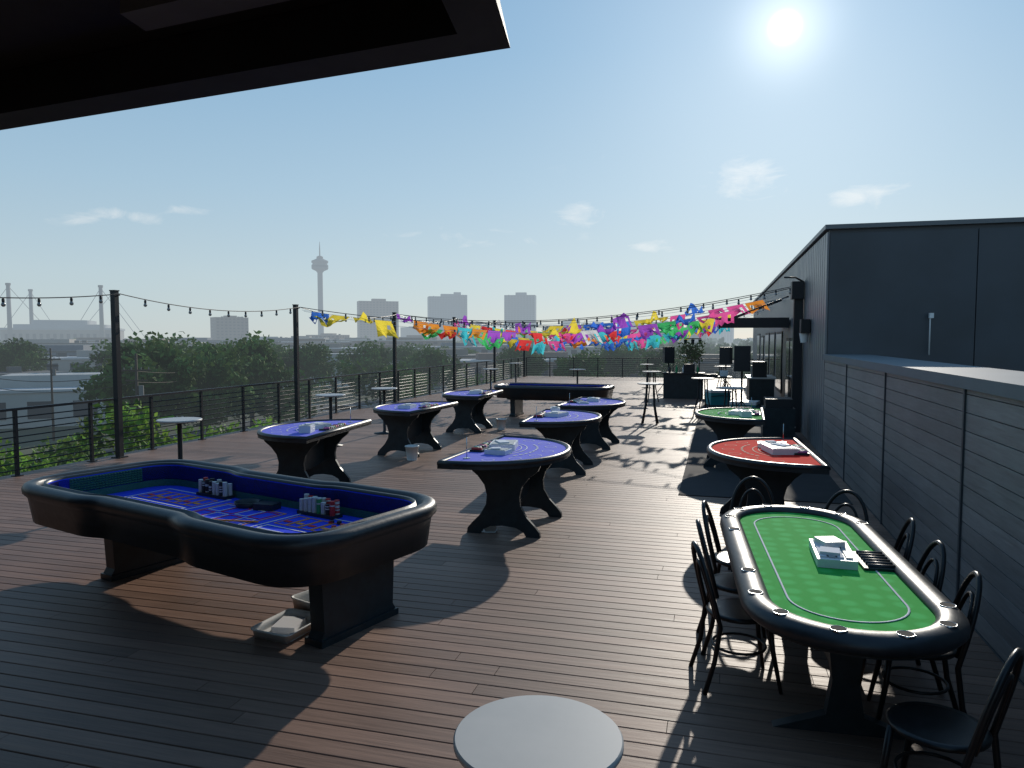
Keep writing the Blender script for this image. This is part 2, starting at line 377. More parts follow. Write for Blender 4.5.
# ---------------------------------------------------------------- tables
def D_out(L,D,n=28,ex=.85):
    pts=[]
    for i in range(n+1):
        t=math.pi*i/n; s,c=math.sin(t),math.cos(t)
        pts.append((D*abs(s)**ex,-L/2*math.copysign(abs(c)**.95,c)))
    return pts
def bj(name,felt,loc,rotz,items=0,mk='mark'):
    L,D=2.2,1.15; b=MB(); out=D_out(L,D)
    b.prism(out,.82,.875,'black')
    inner=[(.03+(x)*.93,y*.95) for x,y in out]
    b.prism(inner,.8755,.885,felt)
    b.sweep([(.015+x*.97,y*.975) for x,y in out],[(-.035,.872),(-.03,.895),(-.01,.908),(.012,.905),(.03,.885),(.03,.86),(-.03,.86)],'black')
    def pt(t,s):
        return (.03+D*.93*s*abs(math.sin(t))**.85, -L/2*.95*s*math.copysign(abs(math.cos(t))**.95,math.cos(t)))
    for s,w,t0,t1 in [(.56,.012,.2,.8),(.5,.01,.2,.8),(.67,.022,.28,.72)]:
        n=30; vs=[]
        for i in range(n+1):
            t=math.pi*(t0+(t1-t0)*i/n)
            for ss in(s,s+w): x,y=pt(t,ss); vs.append((x,y,.889))
        b.add(vs,[(2*i,2*i+1,2*i+3,2*i+2) for i in range(n) if w<.02 or i%3],mk)
    for i in range(7):
        t=math.pi*(.14+.72*i/6); x,y=pt(t,.83); ring=[]
        for q in range(16):
            a=2*math.pi*q/16
            for r_ in(.064,.072): ring.append((x+r_*math.cos(a),y+r_*math.sin(a),.889))
        b.add(ring,[(2*q,2*q+1,(2*q+3)%32,(2*q+2)%32) for q in range(16)],mk)
    b.box(.06,.22,-.3,.3,.886,.91,'blackpaint')
    for i in range(10):
        yy=-.26+i*.058; k=['chipr','chipg','chipw','chipk','chipp'][i%5]
        b.tube([(.075,yy,.915),(.075+random.uniform(.05,.13),yy,.915)],.02,k,n=8)
    it=[[(.35,.1,.3,.42,.07,.2),(.42,-.32,.26,.2,.05,-.1)],[(.4,.05,.26,.4,.06,-.3),(.3,.5,.16,.24,.1,.2)],[(.45,.3,.25,.35,.06,.1),(.35,-.3,.2,.3,.03,.5)]][items%3]
    for x,y,w,l,h,r in it:
        b.box(x-w/2,x+w/2,y-l/2,y+l/2,.886,.886+h,'white',rot=r); b.box(x-w/2+.02,x+w/2-.02,y-l/2+.02,y+l/2-.02,.887+h,.892+h,'tabletop',rot=r,piv=(x,y))
        b.box(x-w*.3,x+w*.1,y-l*.3,y+l*.2,.8925+h,.905+h,'mark',rot=r+.4,piv=(x,y))
    b.tube([(.2,-.75,.88),(.2,-.75,1.12)],.005,'steel',n=6); b.lathe(.2,-.75,[(.04,.886),(.04,.893)],'steel',n=10)
    half=[(.44,.82),(.40,.74),(.30,.66),(.22,.56),(.19,.45),(.20,.34),(.27,.22),(.36,.13),(.42,.06),(.43,.0),(.27,.0),(.24,.05),(.15,.095),(.0,.11)]
    ol=[(x,z) for x,z in half]+[(-x,z) for x,z in half[::-1][1:]]
    ol=[(x+.54,z) for x,z in ol]
    for c in(-.5,.5): b.panel(ol,'y',c,.045,'blackpaint')
    hs=[(.476,.82),(.476,.35),(.38,.3),(.0,.27)]
    b.panel([(x,z) for x,z in hs]+[(-x,z) for x,z in hs[::-1][1:]],'x',.54,.04,'blackpaint')
    return b.build(name,loc,rotz)
bj('blackjack_table','purple',(-2.80,8.35,0),R(-2),0)
bj('blackjack_table','purple',(-3.0,12.1,0),R(3),1)
bj('blackjack_table','purple',(-2.95,15.0,0),R(-3),2)
bj('blackjack_table','purple',(-5.25,9.65,0),R(180+4),1)
bj('blackjack_table','purple',(-5.15,13.1,0),R(180-3),2)
bj('blackjack_table','purple',(-5.15,16.7,0),R(180+2),0)
bj('blackjack_table','red',(1.05,9.1,0),R(180+3),0,'markrp')
bj('blackjack_table','greenf',(.78,13.4,0),R(180-2),1)

def craps(loc,rotz,L=3.95,Wd=1.72,legs=(-1.1,1.6)):
    b=MB(); hx,hy=L/2-.2,Wd/2-.2
    P=[(-hx,-hy),(-.75,-hy),(-.55,-hy+.07),(.55,-hy+.07),(.75,-hy),(hx,-hy),(hx,hy),(.75,hy),(.55,hy-.07),(-.55,hy-.07),(-.75,hy),(-hx,hy)]
    out=roundpoly(P,[.32,.09,.09,.09,.09,.32,.32,.09,.09,.09,.09,.32],8)
    Z=.88; bed=.64
    b.prism([(x,y) for x,y in out],bed-.09,bed,'bluef')
    b.sweep(out,[(0,bed+.001),(0,Z-.02)],'bluef',closedprof=False)
    b.sweep(out,[(-.012,bed+.002),(-.012,bed+.07)],'rubber',closedprof=False)
    b.sweep(out,[(0,Z-.03),(.005,Z),(.025,Z+.005),(.035,Z-.035),(.07,Z-.04),(.08,Z-.005),(.10,Z+.012),(.14,Z+.016),(.18,Z+.0),(.2,Z-.035),(.195,Z-.075),(.17,Z-.10),
                 (.155,Z-.12),(.12,bed-.1),(0,bed-.1)],'black',closedprof=True)
    for sx in(-1,1):
      for j in range(24):
        yy=-hy+.3+j*(2*hy-.6)/24
        for q in range(6):
            zz=bed+.075+q*.023; d=.018; a_=sx*(hx-.006); c_=sx*(hx-.02)
            vs=[(a_,yy,zz),(a_,yy+2*d,zz),(a_,yy+2*d,zz+.021),(a_,yy,zz+.021),(c_,yy+d,zz+.01)]
            b.add(vs,[(0,1,4),(1,2,4),(2,3,4),(3,0,4)],'rubber')
    def rect(x0,x1,y0,y1,k,w=.014):
        z0,z1=bed+.002,bed+.004
        b.box(x0,x1,y0,y0+w,z0,z1,k); b.box(x0,x1,y1-w,y1,z0,z1,k); b.box(x0,x0+w,y0+w,y1-w,z0,z1,k); b.box(x1-w,x1,y0+w,y1-w,z0,z1,k)
    for s in(-1,1):
        a,c=sorted((s*.5,s*1.5)); rect(a,c,-.5,.5,'mark'); rect(a+.06,c-.06,-.42,-.3,'markor'); rect(a+.06,c-.06,-.26,-.1,'markred')
        for i in range(6): rect(a+.06+i*.147,a+.06+(i+1)*.147-.01,.12,.4,'markor',.01)
        for i in range(6):
            b.box(a+.09+i*.147,a+.16+i*.147,.2,.24,bed+.002,bed+.005,'markor' if i%2 else 'markred')
        for i in range(9): b.box(a+.1+i*.09,a+.15+i*.09,-.38,-.34,bed+.002,bed+.005,'markor')
        for i in range(9): b.box(a+.1+i*.09,a+.16+i*.09,-.2,-.16,bed+.002,bed+.005,'mark')
        rect(a+.06,c-.06,-.06,.06,'mark')
    rect(-.4,.4,-.42,.4,'markor')
    for i in range(4):
        for j in range(3): rect(-.36+i*.185,-.2+i*.185,-.36+j*.25,-.14+j*.25,'markred' if (i+j)%2 else 'mark',.01)
    for cx in (-.78,.68):
        b.box(cx-.22,cx+.22,hy-.2,hy-.075,bed+.003,bed+.03,'blackpaint')
        for i in range(8):
            for j in range(2):
                k=random.choice(['chipw','chipw','chipr','chipg','chipk','chipk','chipw']); x=cx-.19+i*.054; yy=hy-.165+j*.055
                h=random.uniform(.09,.14); zz=bed+.03
                while zz<bed+.03+h:
                    b.lathe(x,yy,[(.023,zz),(.023,zz+.009)],random.choice([k,k,k,'chipw']),n=10,smooth=False); zz+=.0115
    b.lathe(-.15,hy-.25,[(.1,bed+.003),(.12,bed+.05),(.11,bed+.05),(.09,bed+.01)],'blackpaint',n=18)
    b.box(.0,.2,hy-.3,hy-.16,bed+.003,bed+.06,'blackpaint',rot=.3)
    for i in range(14):
        b.lathe(1.15+random.uniform(-.2,.2),hy-.35+random.uniform(-.12,.12),[(.021,bed+.005),(.021,bed+random.uniform(.012,.03))],random.choice(['chipw','chipr','chipk','chipp']),n=10)
    b.tube([(-.5,-.35,bed+.012),(.45,.05,bed+.012)],.008,'markor',n=6)
    b.prism([(x*.9,y*.8) for x,y in out],bed-.16,bed-.093,'blackpaint')
    for cx in legs:
        ol=[(.38,bed-.16),(.36,.10),(.39,.05),(.40,0),(-.40,0),(-.39,.05),(-.36,.10),(-.38,bed-.16)]
        b.panel(ol,'x',cx,.14,'blackpaint'); b.box(cx-.09,cx+.09,-.405,.405,0.001,.05,'blackpaint')
    return b.build('craps_table',loc,rotz)
craps((-4.16,5.44,0),R(-17))
craps((-4.4,20.2,0),R(-3),3.3,1.6,(-1.1,1.1))

def stad(L,Wd,n=20):
    r=Wd/2; h=L/2-r
    return [(r*math.cos(math.pi*i/n),h+r*math.sin(math.pi*i/n)) for i in range(n+1)]+[(r*math.cos(math.pi+math.pi*i/n),-h+r*math.sin(math.pi+math.pi*i/n)) for i in range(n+1)]
m=surf('poker_felt',(.03,.30,.06),.9,noise=.1,scale=60,bump=.05,spec=.08); M['pfelt']=m
nt=m.node_tree;N=nt.nodes;Lk=nt.links
tc=N.new('ShaderNodeTexCoord'); vo=N.new('ShaderNodeTexVoronoi'); vo.inputs['Scale'].default_value=7; vo.inputs['Randomness'].default_value=.25
Lk.new(tc.outputs['Object'],vo.inputs['Vector'])
mr=N.new('ShaderNodeMapRange'); mr.inputs[1].default_value=.2; mr.inputs[2].default_value=.42; mr.inputs[3].default_value=1.; mr.inputs[4].default_value=0.
Lk.new(vo.outputs['Distance'],mr.inputs[0])
mx=N.new('ShaderNodeMix'); mx.data_type='RGBA'; mx.inputs[6].default_value=(.04,.40,.065,1); mx.inputs[7].default_value=(.065,.50,.11,1)
Lk.new(mr.outputs[0],mx.inputs[0]); Lk.new(mx.outputs[2],N['Principled BSDF'].inputs['Base Color'])
b=MB(); PL,PW=2.95,1.14
b.prism(stad(PL-.1,PW-.1),.66,.72,'blackpaint')
b.prism(stad(PL-.2,PW-.2),.721,.735,'pfelt')
b.sweep(stad(PL-.16,PW-.16),[(-.078,.73),(-.076,.752),(-.05,.772),(0,.779),(.045,.768),(.074,.74),(.078,.705),(.055,.68),(0,.67),(-.06,.69)],'black')
b.sweep(stad(PL-.66,PW-.52),[(-.006,.737),(.006,.737),(.006,.739),(-.006,.739)],'mark')
for i,(x,y) in enumerate(stad(PL-.16,PW-.16,5)):
    b.lathe(x,y,[(.042,.7725),(.042,.780),(.038,.781),(.037,.77)],'steel',n=16); b.lathe(x,y,[(.037,.778),(.037,.7795)],'subdeck',n=16)
for y in (-.5,.5):
    x=PW/2-.08
    b.lathe(-x,y,[(.042,.7725),(.042,.780),(.038,.781)],'steel',n=16); b.lathe(-x,y,[(.037,.778),(.037,.7815)],'subdeck',n=16)
b.box(.24,.46,-.22,.16,.736,.752,'blackpaint')
for i in range(6): b.tube([(.27,-.18+i*.06,.752),(.43,-.18+i*.06,.752)],.018,['chipk','blackpaint'][i%2],n=8)
b.box(-.02,.22,-.22,.28,.736,.79,'white',rot=R(-4))
for i in range(4): b.box(.0+i*.052,.04+i*.052,-.18,.24,.79,.8,'tabletop' if i%2 else 'mark',rot=R(-4),piv=(.1,.03))
b.box(.03,.17,.05,.2,.8,.835,'white',rot=.3); b.box(.0,.12,-.15,-.02,.8,.82,'mark',rot=-.2)
for cy in(-.85,.85):
    b.panel([(.4,.66),(.1,.56),(.07,.3),(.1,.1),(.38,.0),(-.38,.0),(-.1,.1),(-.07,.3),(-.1,.56),(-.4,.66)],'y',cy,.07,'blackpaint')
b.box(-.03,.03,-.81,.81,.28,.38,'blackpaint')
b.build('poker_table',(.66,5.22,0),R(3.5))

# chairs (bentwood)
b=MB()
def arch(w,zt,z0,y0,y1,n=18):
    pts=[]
    for i in range(n+1):
        a=math.pi*i/n; x=w*math.cos(a); s=math.sin(a)**.75 if 0<i<n else 0
        z=z0+(zt-z0)*s; pts.append((x,y0+(y1-y0)*(z-z0)/(zt-z0),z))
    return pts
b.lathe(0,0,[(.18,.435),(.205,.445),(.21,.46),(.2,.472),(.17,.468)],'chairm',n=24)
b.tube([(.165*math.cos(2*math.pi*i/20),.165*math.sin(2*math.pi*i/20),.24) for i in range(20)],.009,'chairm',closed=True)
for sx in(-1,1):
    b.tube([(sx*.13,.15,.45),(sx*.15,.17,.25),(sx*.18,.215,0)],[.018,.016,.012],'chairm')
bk=arch(.2,.89,.42,-.17,-.29)
left=[(.2,-.26,0),(.19,-.2,.2)]; right=[(-.19,-.2,.2),(-.2,-.26,0)]
b.tube(left+bk+right,.0155,'chairm',n=8)
b.tube(arch(.125,.78,.45,-.18,-.265),.012,'chairm',n=8)
ch0=b.build('bentwood_chair',(.16,4.86,0),R(-90+14))
for x,y,r in [(.17,5.42,-84),(.2,6.0,-96),(.33,6.95,178),(.95,6.55,150),(1.08,5.85,88),(1.1,5.2,95),(1.12,4.6,86),(.98,3.62,58)]:
    inst(ch0,(x,y,0),R(r))

def cocktail(h,r):
    b=MB(); b.lathe(0,0,[(r-.01,h-.03),(r,h-.022),(r,h-.006),(r-.006,h)],'tabletop',n=64)
    b.lathe(0,0,[(.06,h-.06),(.14,h-.031)],'metal',n=16)
    b.lathe(0,0,[(.24,0),(.24,.012),(.05,.035),(.035,.06),(.033,h-.04)],'metal',n=24)
    return b
c=cocktail(.75,.31).build('round_pedestal_table',(-.61,2.55,0))
c1=cocktail(1.05,.3).build('cocktail_table',(-7.35,8.8,0))
for p in [(-7.6,13.5),(-7.4,15.6),(-8.2,26.5),(-5.,27),(-9,33),(-3,33)]: inst(c1,(*p,0))
b=MB(); b.lathe(0,0,[(.32,1.02),(.33,1.03),(.33,1.05)],'tabletop',n=32)
for a in range(4):
    w=math.pi/4+a*math.pi/2; b.tube([(.12*math.cos(w),.12*math.sin(w),1.02),(.15*math.cos(w),.15*math.sin(w),.5),(.27*math.cos(w),.27*math.sin(w),0)],.02,'metal')
hb=b.build('high_bar_table',(-1.65,19.1,0))

def tray(x,y,r,l=.44,w=.34,h=.07):
    b=MB(); out=roundpoly([(-w/2,-l/2),(w/2,-l/2),(w/2,l/2),(-w/2,l/2)],.04,4)
    b.sweep(out,[(-.02,.005),(0,h),(.012,h),(.012,h-.01),(.002,h-.01),(-.014,.0)],'white'); b.prism([(p*.93,q*.93) for p,q in out],.003,.012,'white')
    b.box(-.1,.08,-.1,.12,.013,.06,'mark',rot=.3)
    b.build('plastic_tray',(x,y,0),r)
tray(-3.08,4.80,R(-8)); tray(-3.05,5.3,R(-20),h=.12)
tray(-2.5,7.98,.2,.24,.2,.1)
def bucket(x,y):
    b=MB(); b.lathe(x,y,[(.09,0),(.12,.24),(.128,.24),(.128,.26),(.11,.26),(.085,.02)],'white',n=20); b.build('white_bucket')
bucket(-2.95,11.1); bucket(-5.3,12.3); bucket(-5.0,17.0)

def speaker(x,y,z=1.35,r=0):
    b=MB(); b.box(-.2,.2,-.18,.18,z,z+.65,'blackpaint'); b.box(-.18,.18,-.19,-.181,z+.03,z+.62,'metal')
    b.tube([(0,0,.3),(0,0,z+.01)],.025,'metal')
    for a in range(3):
        w=a*2.1+.4; b.tube([(0,0,.6),(.45*math.cos(w),.45*math.sin(w),.02)],.014,'metal')
    b.build('loudspeaker_on_stand',(x,y,0),r)
speaker(.6,19.8); speaker(-1.9,30.2,1.2,.3); speaker(.3,29.5,1.2,-.3)
b=MB(); b.box(-1.9,-.5,27.4,28.1,.0,.9,'blackpaint'); b.box(-1.95,-.45,27.35,28.15,.9,.94,'metal')
for i in range(5): b.lathe(-1.7+i*.25,27.7,[(.04,.941),(.045,1.1),(.015,1.16),(.014,1.22)],['chipk','chipg','white'][i%3],n=10)
b.box(-1.2,-.8,27.6,27.9,.941,1.25,'metal'); b.build('bar_counter')
b=MB(); b.box(.9,1.6,22.8,24.6,0,1.0,'blackpaint'); b.box(.85,1.65,22.75,24.65,1.0,1.04,'tabletop'); b.box(1.,1.4,23,23.5,1.04,1.5,'metal'); b.box(1.,1.35,23.8,24.3,1.04,1.35,'cap'); b.build('service_counter')
b=MB(); b.box(.95,1.6,16.6,17.3,0,.7,'blackpaint'); b.box(1.0,1.55,16.65,17.25,.7,.9,'metal')
for x_ in(.95,1.6): b.box(x_-.01,x_+.01,16.58,17.32,.3,.33,'steel')
b.build('equipment_case')
b=MB(); b.box(-.3,.35,-.3,.3,.02,.42,'teal'); b.box(-.32,.37,-.32,.32,.42,.5,'white'); b.tube([(-.3,-.33,.3),(-.0,-.36,.34),(.35,-.33,.3)],.012,'metal'); cb=b.build('drinks_cooler',(.0,25.2,0),.3)
inst(cb,(.7,20.9,0),-.2)
b=MB(); b.box(-.8,.8,-.35,.35,.72,.76,'blackpaint')
for sx in(-1,1):
    for sy in(-1,1): b.tube([(sx*.72,sy*.3,.72),(sx*.74,sy*.32,0)],.015,'metal')
b.box(-.35,.3,-.2,.2,.761,.84,'metal'); b.lathe(-.2,0,[(.1,.841),(.1,.855)],'steel',n=16); b.lathe(.15,0,[(.1,.841),(.1,.855)],'steel',n=16)
b.box(.4,.7,-.1,.15,.761,.775,'steel'); b.add([(.4,.15,.775),(.7,.15,.775),(.7,.2,.98),(.4,.2,.98)],[(0,1,2,3)],'steel')
b.build('dj_table',(-.3,28.8,0),.1)
for x_,y_ in[(-.4,22.),(.2,31.5),(-2.2,26),(.3,17.9)]: inst(hb,(x_,y_,0),.4)
b=MB(); b.tube([(0,0,0.03),(0,0,2.2)],.02,'metal'); b.lathe(0,0,[(.2,0),(.2,.03)],'metal',n=16); b.box(-.35,.35,-.02,.02,2.15,2.19,'metal')
for x_ in(-.3,0,.3): b.lathe(x_,0,[(.06,1.95),(.075,2.14)],'metal',n=12)
b.build('stage_light_stand',(-1.0,31.2,0),.3)

def leaf_cloud(centers,rads,counts,size,flat=.8):
    V=[];C=[]
    for (c,r,n,s) in zip(centers,rads,counts,size):
        k=np.clip(rng.normal(1,.28),.45,1.7)
        d=rng.normal(size=(n,3)); d/=np.linalg.norm(d,axis=1)[:,None]; rr=r*rng.random(n)**.45
        p=np.array(c)+d*rr[:,None]*np.array([1,1,flat])
        a=rng.normal(size=(n,3)); a/=np.linalg.norm(a,axis=1)[:,None]
        q=np.cross(a,rng.normal(size=(n,3))); q/=np.linalg.norm(q,axis=1)[:,None]
        ss=s*rng.uniform(.6,1.3,n)[:,None]
        quad=np.stack([p-a*ss,p-q*ss*.6,p+a*ss,p+q*ss*.6],1)
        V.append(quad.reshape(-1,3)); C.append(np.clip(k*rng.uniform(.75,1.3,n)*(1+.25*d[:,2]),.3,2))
    return np.concatenate(V),np.concatenate(C)
def leafobj(name,V,C,matk,extra=None):
    n=len(C); nv=len(V)
    ev=extra.v if extra else []; ef=extra.f if extra else []
    me=bpy.data.meshes.new(name)
    faces=np.arange(nv).reshape(-1,4)
    allv=np.concatenate([V,np.array(ev).reshape(-1,3)]) if ev else V
    me.from_pydata(allv.tolist(),[],faces.tolist()+[[i+nv for i in f] for f in ef])
    me.materials.append(M[matk]); me.materials.append(M['bark'])
    mi=np.zeros(n+len(ef),np.int32); mi[n:]=1; me.polygons.foreach_set('material_index',mi)
    a=me.attributes.new('lvar','FLOAT_COLOR','FACE'); arr=np.ones((n+len(ef),4),np.float32)
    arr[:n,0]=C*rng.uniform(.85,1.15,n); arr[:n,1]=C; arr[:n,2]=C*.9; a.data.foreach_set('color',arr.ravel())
    ob=bpy.data.objects.new(name,me); sc.collection.objects.link(ob); return ob
def tree_parts(x,y,z0,H,r,ncl,nl,s):
    cs=[];rs=[]
    for i in range(ncl):
        d=rng.normal(size=3); d/=np.linalg.norm(d); k=r*rng.uniform(.35,.95)
        cs.append((x+d[0]*k,y+d[1]*k,z0+H*.62+d[2]*H*.32*rng.uniform(.6,1.1))); rs.append(r*rng.uniform(.22,.42))
    return cs,rs,[nl]*ncl,[s]*ncl
def tree(x,y,H,r,ncl=34,nl=150,s=.2,z0=-12,mk='leaf',name='tree'):
    cs,rs,n,ss=tree_parts(x,y,z0,H,r,ncl,nl,s); V,C=leaf_cloud(cs,rs,n,ss)
    t=MB(); t.tube([(x,y,z0),(x+.1,y,z0+H*.25),(x+.2,y+.1,z0+H*.5),(x,y,z0+H*.8)],[H*.03,H*.022,H*.015,H*.005],'bark',n=8)
    for c in cs[::2]: t.tube([(x+.1,y,z0+H*.35),((x+c[0])/2,(y+c[1])/2,z0+H*.5),c],[H*.01,H*.007,H*.003],'bark',n=5)
    return leafobj(name,V,C,mk,t)
for az,d,H,r in [(-44,26,12.6,3.6),(-50,27,11.2,3.4),(-40,34,10.6,3.2),(-35.5,44,9.8,3.4),(-47,42,9.6,4),(-57,34,10,4),(-30,52,8.9,4.)]:
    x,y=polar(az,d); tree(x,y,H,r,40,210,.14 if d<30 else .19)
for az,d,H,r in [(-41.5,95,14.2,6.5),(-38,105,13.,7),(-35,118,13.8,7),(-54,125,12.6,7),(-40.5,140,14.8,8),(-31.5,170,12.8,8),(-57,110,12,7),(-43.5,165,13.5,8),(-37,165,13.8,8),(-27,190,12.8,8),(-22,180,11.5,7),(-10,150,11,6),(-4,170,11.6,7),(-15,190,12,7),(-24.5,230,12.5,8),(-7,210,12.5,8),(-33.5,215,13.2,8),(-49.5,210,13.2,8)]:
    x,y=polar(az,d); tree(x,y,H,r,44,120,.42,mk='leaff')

PAL=[(.26,.23,.2),(.36,.33,.3),(.22,.17,.14),(.46,.44,.41),(.3,.21,.17),(.19,.2,.22)]
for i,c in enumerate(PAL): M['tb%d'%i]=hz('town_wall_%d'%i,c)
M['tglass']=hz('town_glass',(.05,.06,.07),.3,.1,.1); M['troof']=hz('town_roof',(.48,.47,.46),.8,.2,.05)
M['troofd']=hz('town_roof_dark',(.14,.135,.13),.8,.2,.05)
occupied=[]
def bld(name,az,d,w,dp,h,k,nx,nz,rot=0,roof='troof',ww=.55,wh=.5,z0=-12,top=True,clear=False):
    x,y=polar(az,d); b=MB(); b.box(-w/2,w/2,-dp/2,dp/2,0,h,k)
    for side in range(4):
        Wd=w if side%2==0 else dp; off=dp/2 if side%2==0 else w/2; n=nx if side%2==0 else max(1,int(nx*dp/w))
        for i in range(n):
            for j in range(nz):
                a0=-Wd/2+Wd*(i+.5-ww/2)/n; a1=a0+Wd*ww/n; zz=h*(j+.5-wh/2)/nz; z1=zz+h*wh/nz
                e=off+.06
                q={0:[(a0,-e,zz),(a1,-e,zz),(a1,-e,z1),(a0,-e,z1)],2:[(a0,e,zz),(a1,e,zz),(a1,e,z1),(a0,e,z1)],
                   1:[(e,a0,zz),(e,a1,zz),(e,a1,z1),(e,a0,z1)],3:[(-e,a0,zz),(-e,a1,zz),(-e,a1,z1),(-e,a0,z1)]}[side]
                b.add(q,[(0,1,2,3)],'tglass')
    b.box(-w/2-.2,w/2+.2,-dp/2-.2,dp/2+.2,h+.01,h+.5,roof)
    if top:
        b.box(-w*.15,w*.2,-dp*.2,dp*.2,h+.51,h+.51+max(2,h*.06),k)
        rr=random.Random(int(d))
        for _ in range(4):
            px,py=rr.uniform(-.4,.4)*w,rr.uniform(-.4,.4)*dp
            if abs(px)>w*.22: b.box(px-1.2,px+1.2,py-1,py+1,h+.51,h+1.8,'troofd')
    occupied.append((x,y,max(w,dp)*.55+5))
    if clear:
        for q in (.85,.7): fx,fy=polar(az,d*q); occupied.append((fx,fy,w*.42))
    return b.build(name,(x,y,z0),-R(az)+rot,recalc=False)
bld('hotel_tower',-25.8,1500,77,35,86,'tb4',12,18,.15,'troofd')
bld('office_tower',-20.6,1900,92,50,118,'tb5',14,22,.1,'troofd')
bld('office_tower',-19.8,1930,50,40,124,'tb5',8,24,.1,'troofd')
bld('office_tower',-14.9,1900,78,45,122,'tb5',10,24,-.1,'troofd')
bld('apartment_tower',-36.4,1100,44,25,42,'tb2',8,10,.3,'troofd')
for az,d,w,h in [(-31.5,900,60,14),(-29.5,1050,50,18),(-27.5,800,60,12),(-33.8,760,50,13),(-23,900,60,15),(-17,1500,90,30),(-12,1700,60,40),(-9,2100,80,55),(-7,1600,70,22),(-4,2200,60,60),(-1.5,2000,50,45),(-13,1100,60,18),(-10,900,50,14),(-5.5,1000,60,18),(-2.5,1400,70,28),(0.2,2300,70,80),(-23.2,2200,60,45),(-18.1,2300,50,60),(-11,2400,50,70),(-6.2,2400,50,62)]:
    bld('town_building',az,d,w,w*.6,h,'tb%d'%random.randrange(6),8,max(2,int(h/4)),random.uniform(-.5,.5))
for i,(az,d,w,dp,h) in enumerate([(-47.5,150,44,22,5.5),(-53,200,40,20,6),(-44.5,260,40,22,8),(-38,225,40,22,6),(-33,245,36,18,7),(-29,230,38,20,7),(-25,260,30,16,6),(-21,250,40,20,8),(-17,230,34,18,7),(-13,250,36,20,7),(-9,260,30,16,6),(-5,260,36,20,8),(-1,220,30,16,7),(-55,320,50,26,9),(-47,330,50,24,9),(-41,360,45,26,8),(-36,340,50,24,9),(-30,370,46,28,9),(-26,400,50,24,8),(-20,420,50,24,9),(-14,430,50,24,10),(-8,400,50,24,9),(-48,500,80,40,11),(-42,540,70,30,11),(-36,520,60,30,10),(-31,560,60,30,11),(-24,620,80,30,12),(-16,640,70,30,12),(-39,700,80,30,12),(-33,690,80,30,12),(-45,720,80,30,12)]):
    bld('town_building',az,d,w,dp,h,'tb%d'%random.randrange(6),max(3,int(w/6)),max(1,int(h/4)),random.uniform(-.4,.4),random.choice(['troof','troof','troofd']),clear=(i%2==0))

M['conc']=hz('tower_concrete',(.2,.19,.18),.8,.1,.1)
x,y=polar(-30.0,1700); b=MB()
b.lathe(0,0,[(9,0),(6.5,20),(5.6,90),(5.6,160)],'conc',n=12,smooth=False)
b.lathe(0,0,[(5.7,158),(9,162),(16,165),(18,167),(18,175),(16,176),(16,179),(18,180),(18,184),(13,186),(7,189),(7,193),(3,195)],'conc',n=32,smooth=False)
b.lathe(0,0,[(18.1,170),(18.1,173.5)],'tglass',n=32); b.lathe(0,0,[(1.4,195),(1.1,212),(.4,226)],'conc',n=8)
b.build('observation_tower',(x,y,-12))
# stadium
x,y=polar(-46.6,1250); b=MB(); M['stad']=hz('stadium_roof',(.33,.33,.33),.7,.1,.05)
out=roundpoly([(-72,-58),(72,-58),(72,58),(-72,58)],24,6)
b.prism(out,0,25,'tb0'); b.prism([(p*1.02,q*1.02) for p,q in out],25.1,28,'stad')
b.prism([(p*.8,q*.85) for p,q in out],28.1,33,'stad'); b.prism([(p*.5,q*.8) for p,q in out],33.1,39,'stad')
for i in range(16): b.box(-62+i*8,-58+i*8,-59,-58.1,6,20,'tglass')
for sx in(-1,1):
    for sy in(-1,1):
        px,py=sx*54,sy*68
        b.tube([(px,py,0),(px,py,84)],[3.0,2.4],'conc',n=8); b.lathe(px,py,[(3.2,84),(3.2,87)],'conc',n=8)
        for tx,ty,tz in [(sx*25,sy*40,39)]: b.tube([(px,py,83),(tx,ty,tz)],.35,'conc',n=5)
        b.tube([(px,py,83),(px+sx*50,py,6)],.35,'conc',n=5)
b.build('domed_stadium',(x,y,-12),R(47-9))

M['polew']=hz('utility_pole_wood',(.08,.06,.045))
for az,d in [(-42.5,75),(-53,95),(-36,140),(-30,190),(-24,240),(-47.5,120)]:
    x,y=polar(az,d); b=MB(); b.tube([(0,0,0),(0,0,12.8)],[.17,.11],'polew'); b.box(-1.2,1.2,-.06,.06,11.2,11.35,'polew'); b.box(-.9,.9,-.06,.06,10.3,10.42,'polew')
    for q in(-1,-.4,.4,1): b.lathe(q,0,[(.05,11.35),(.05,11.55)],'conc',n=6)
    b.lathe(.35,0,[(.22,9),(.22,9.9)],'conc',n=10); b.build('utility_pole',(x,y,-12),R(40))
b=MB()
pl=[polar(-60,90),polar(-53,95),polar(-42.5,75),polar(-36,140),polar(-30,190),polar(-24,240)]
for a,c in zip(pl,pl[1:]):
    for z in(-.8,-1.8): b.tube(cat((*a,z),(*c,z),1.2,10),.03,'polew',n=4)
b.build('power_lines')

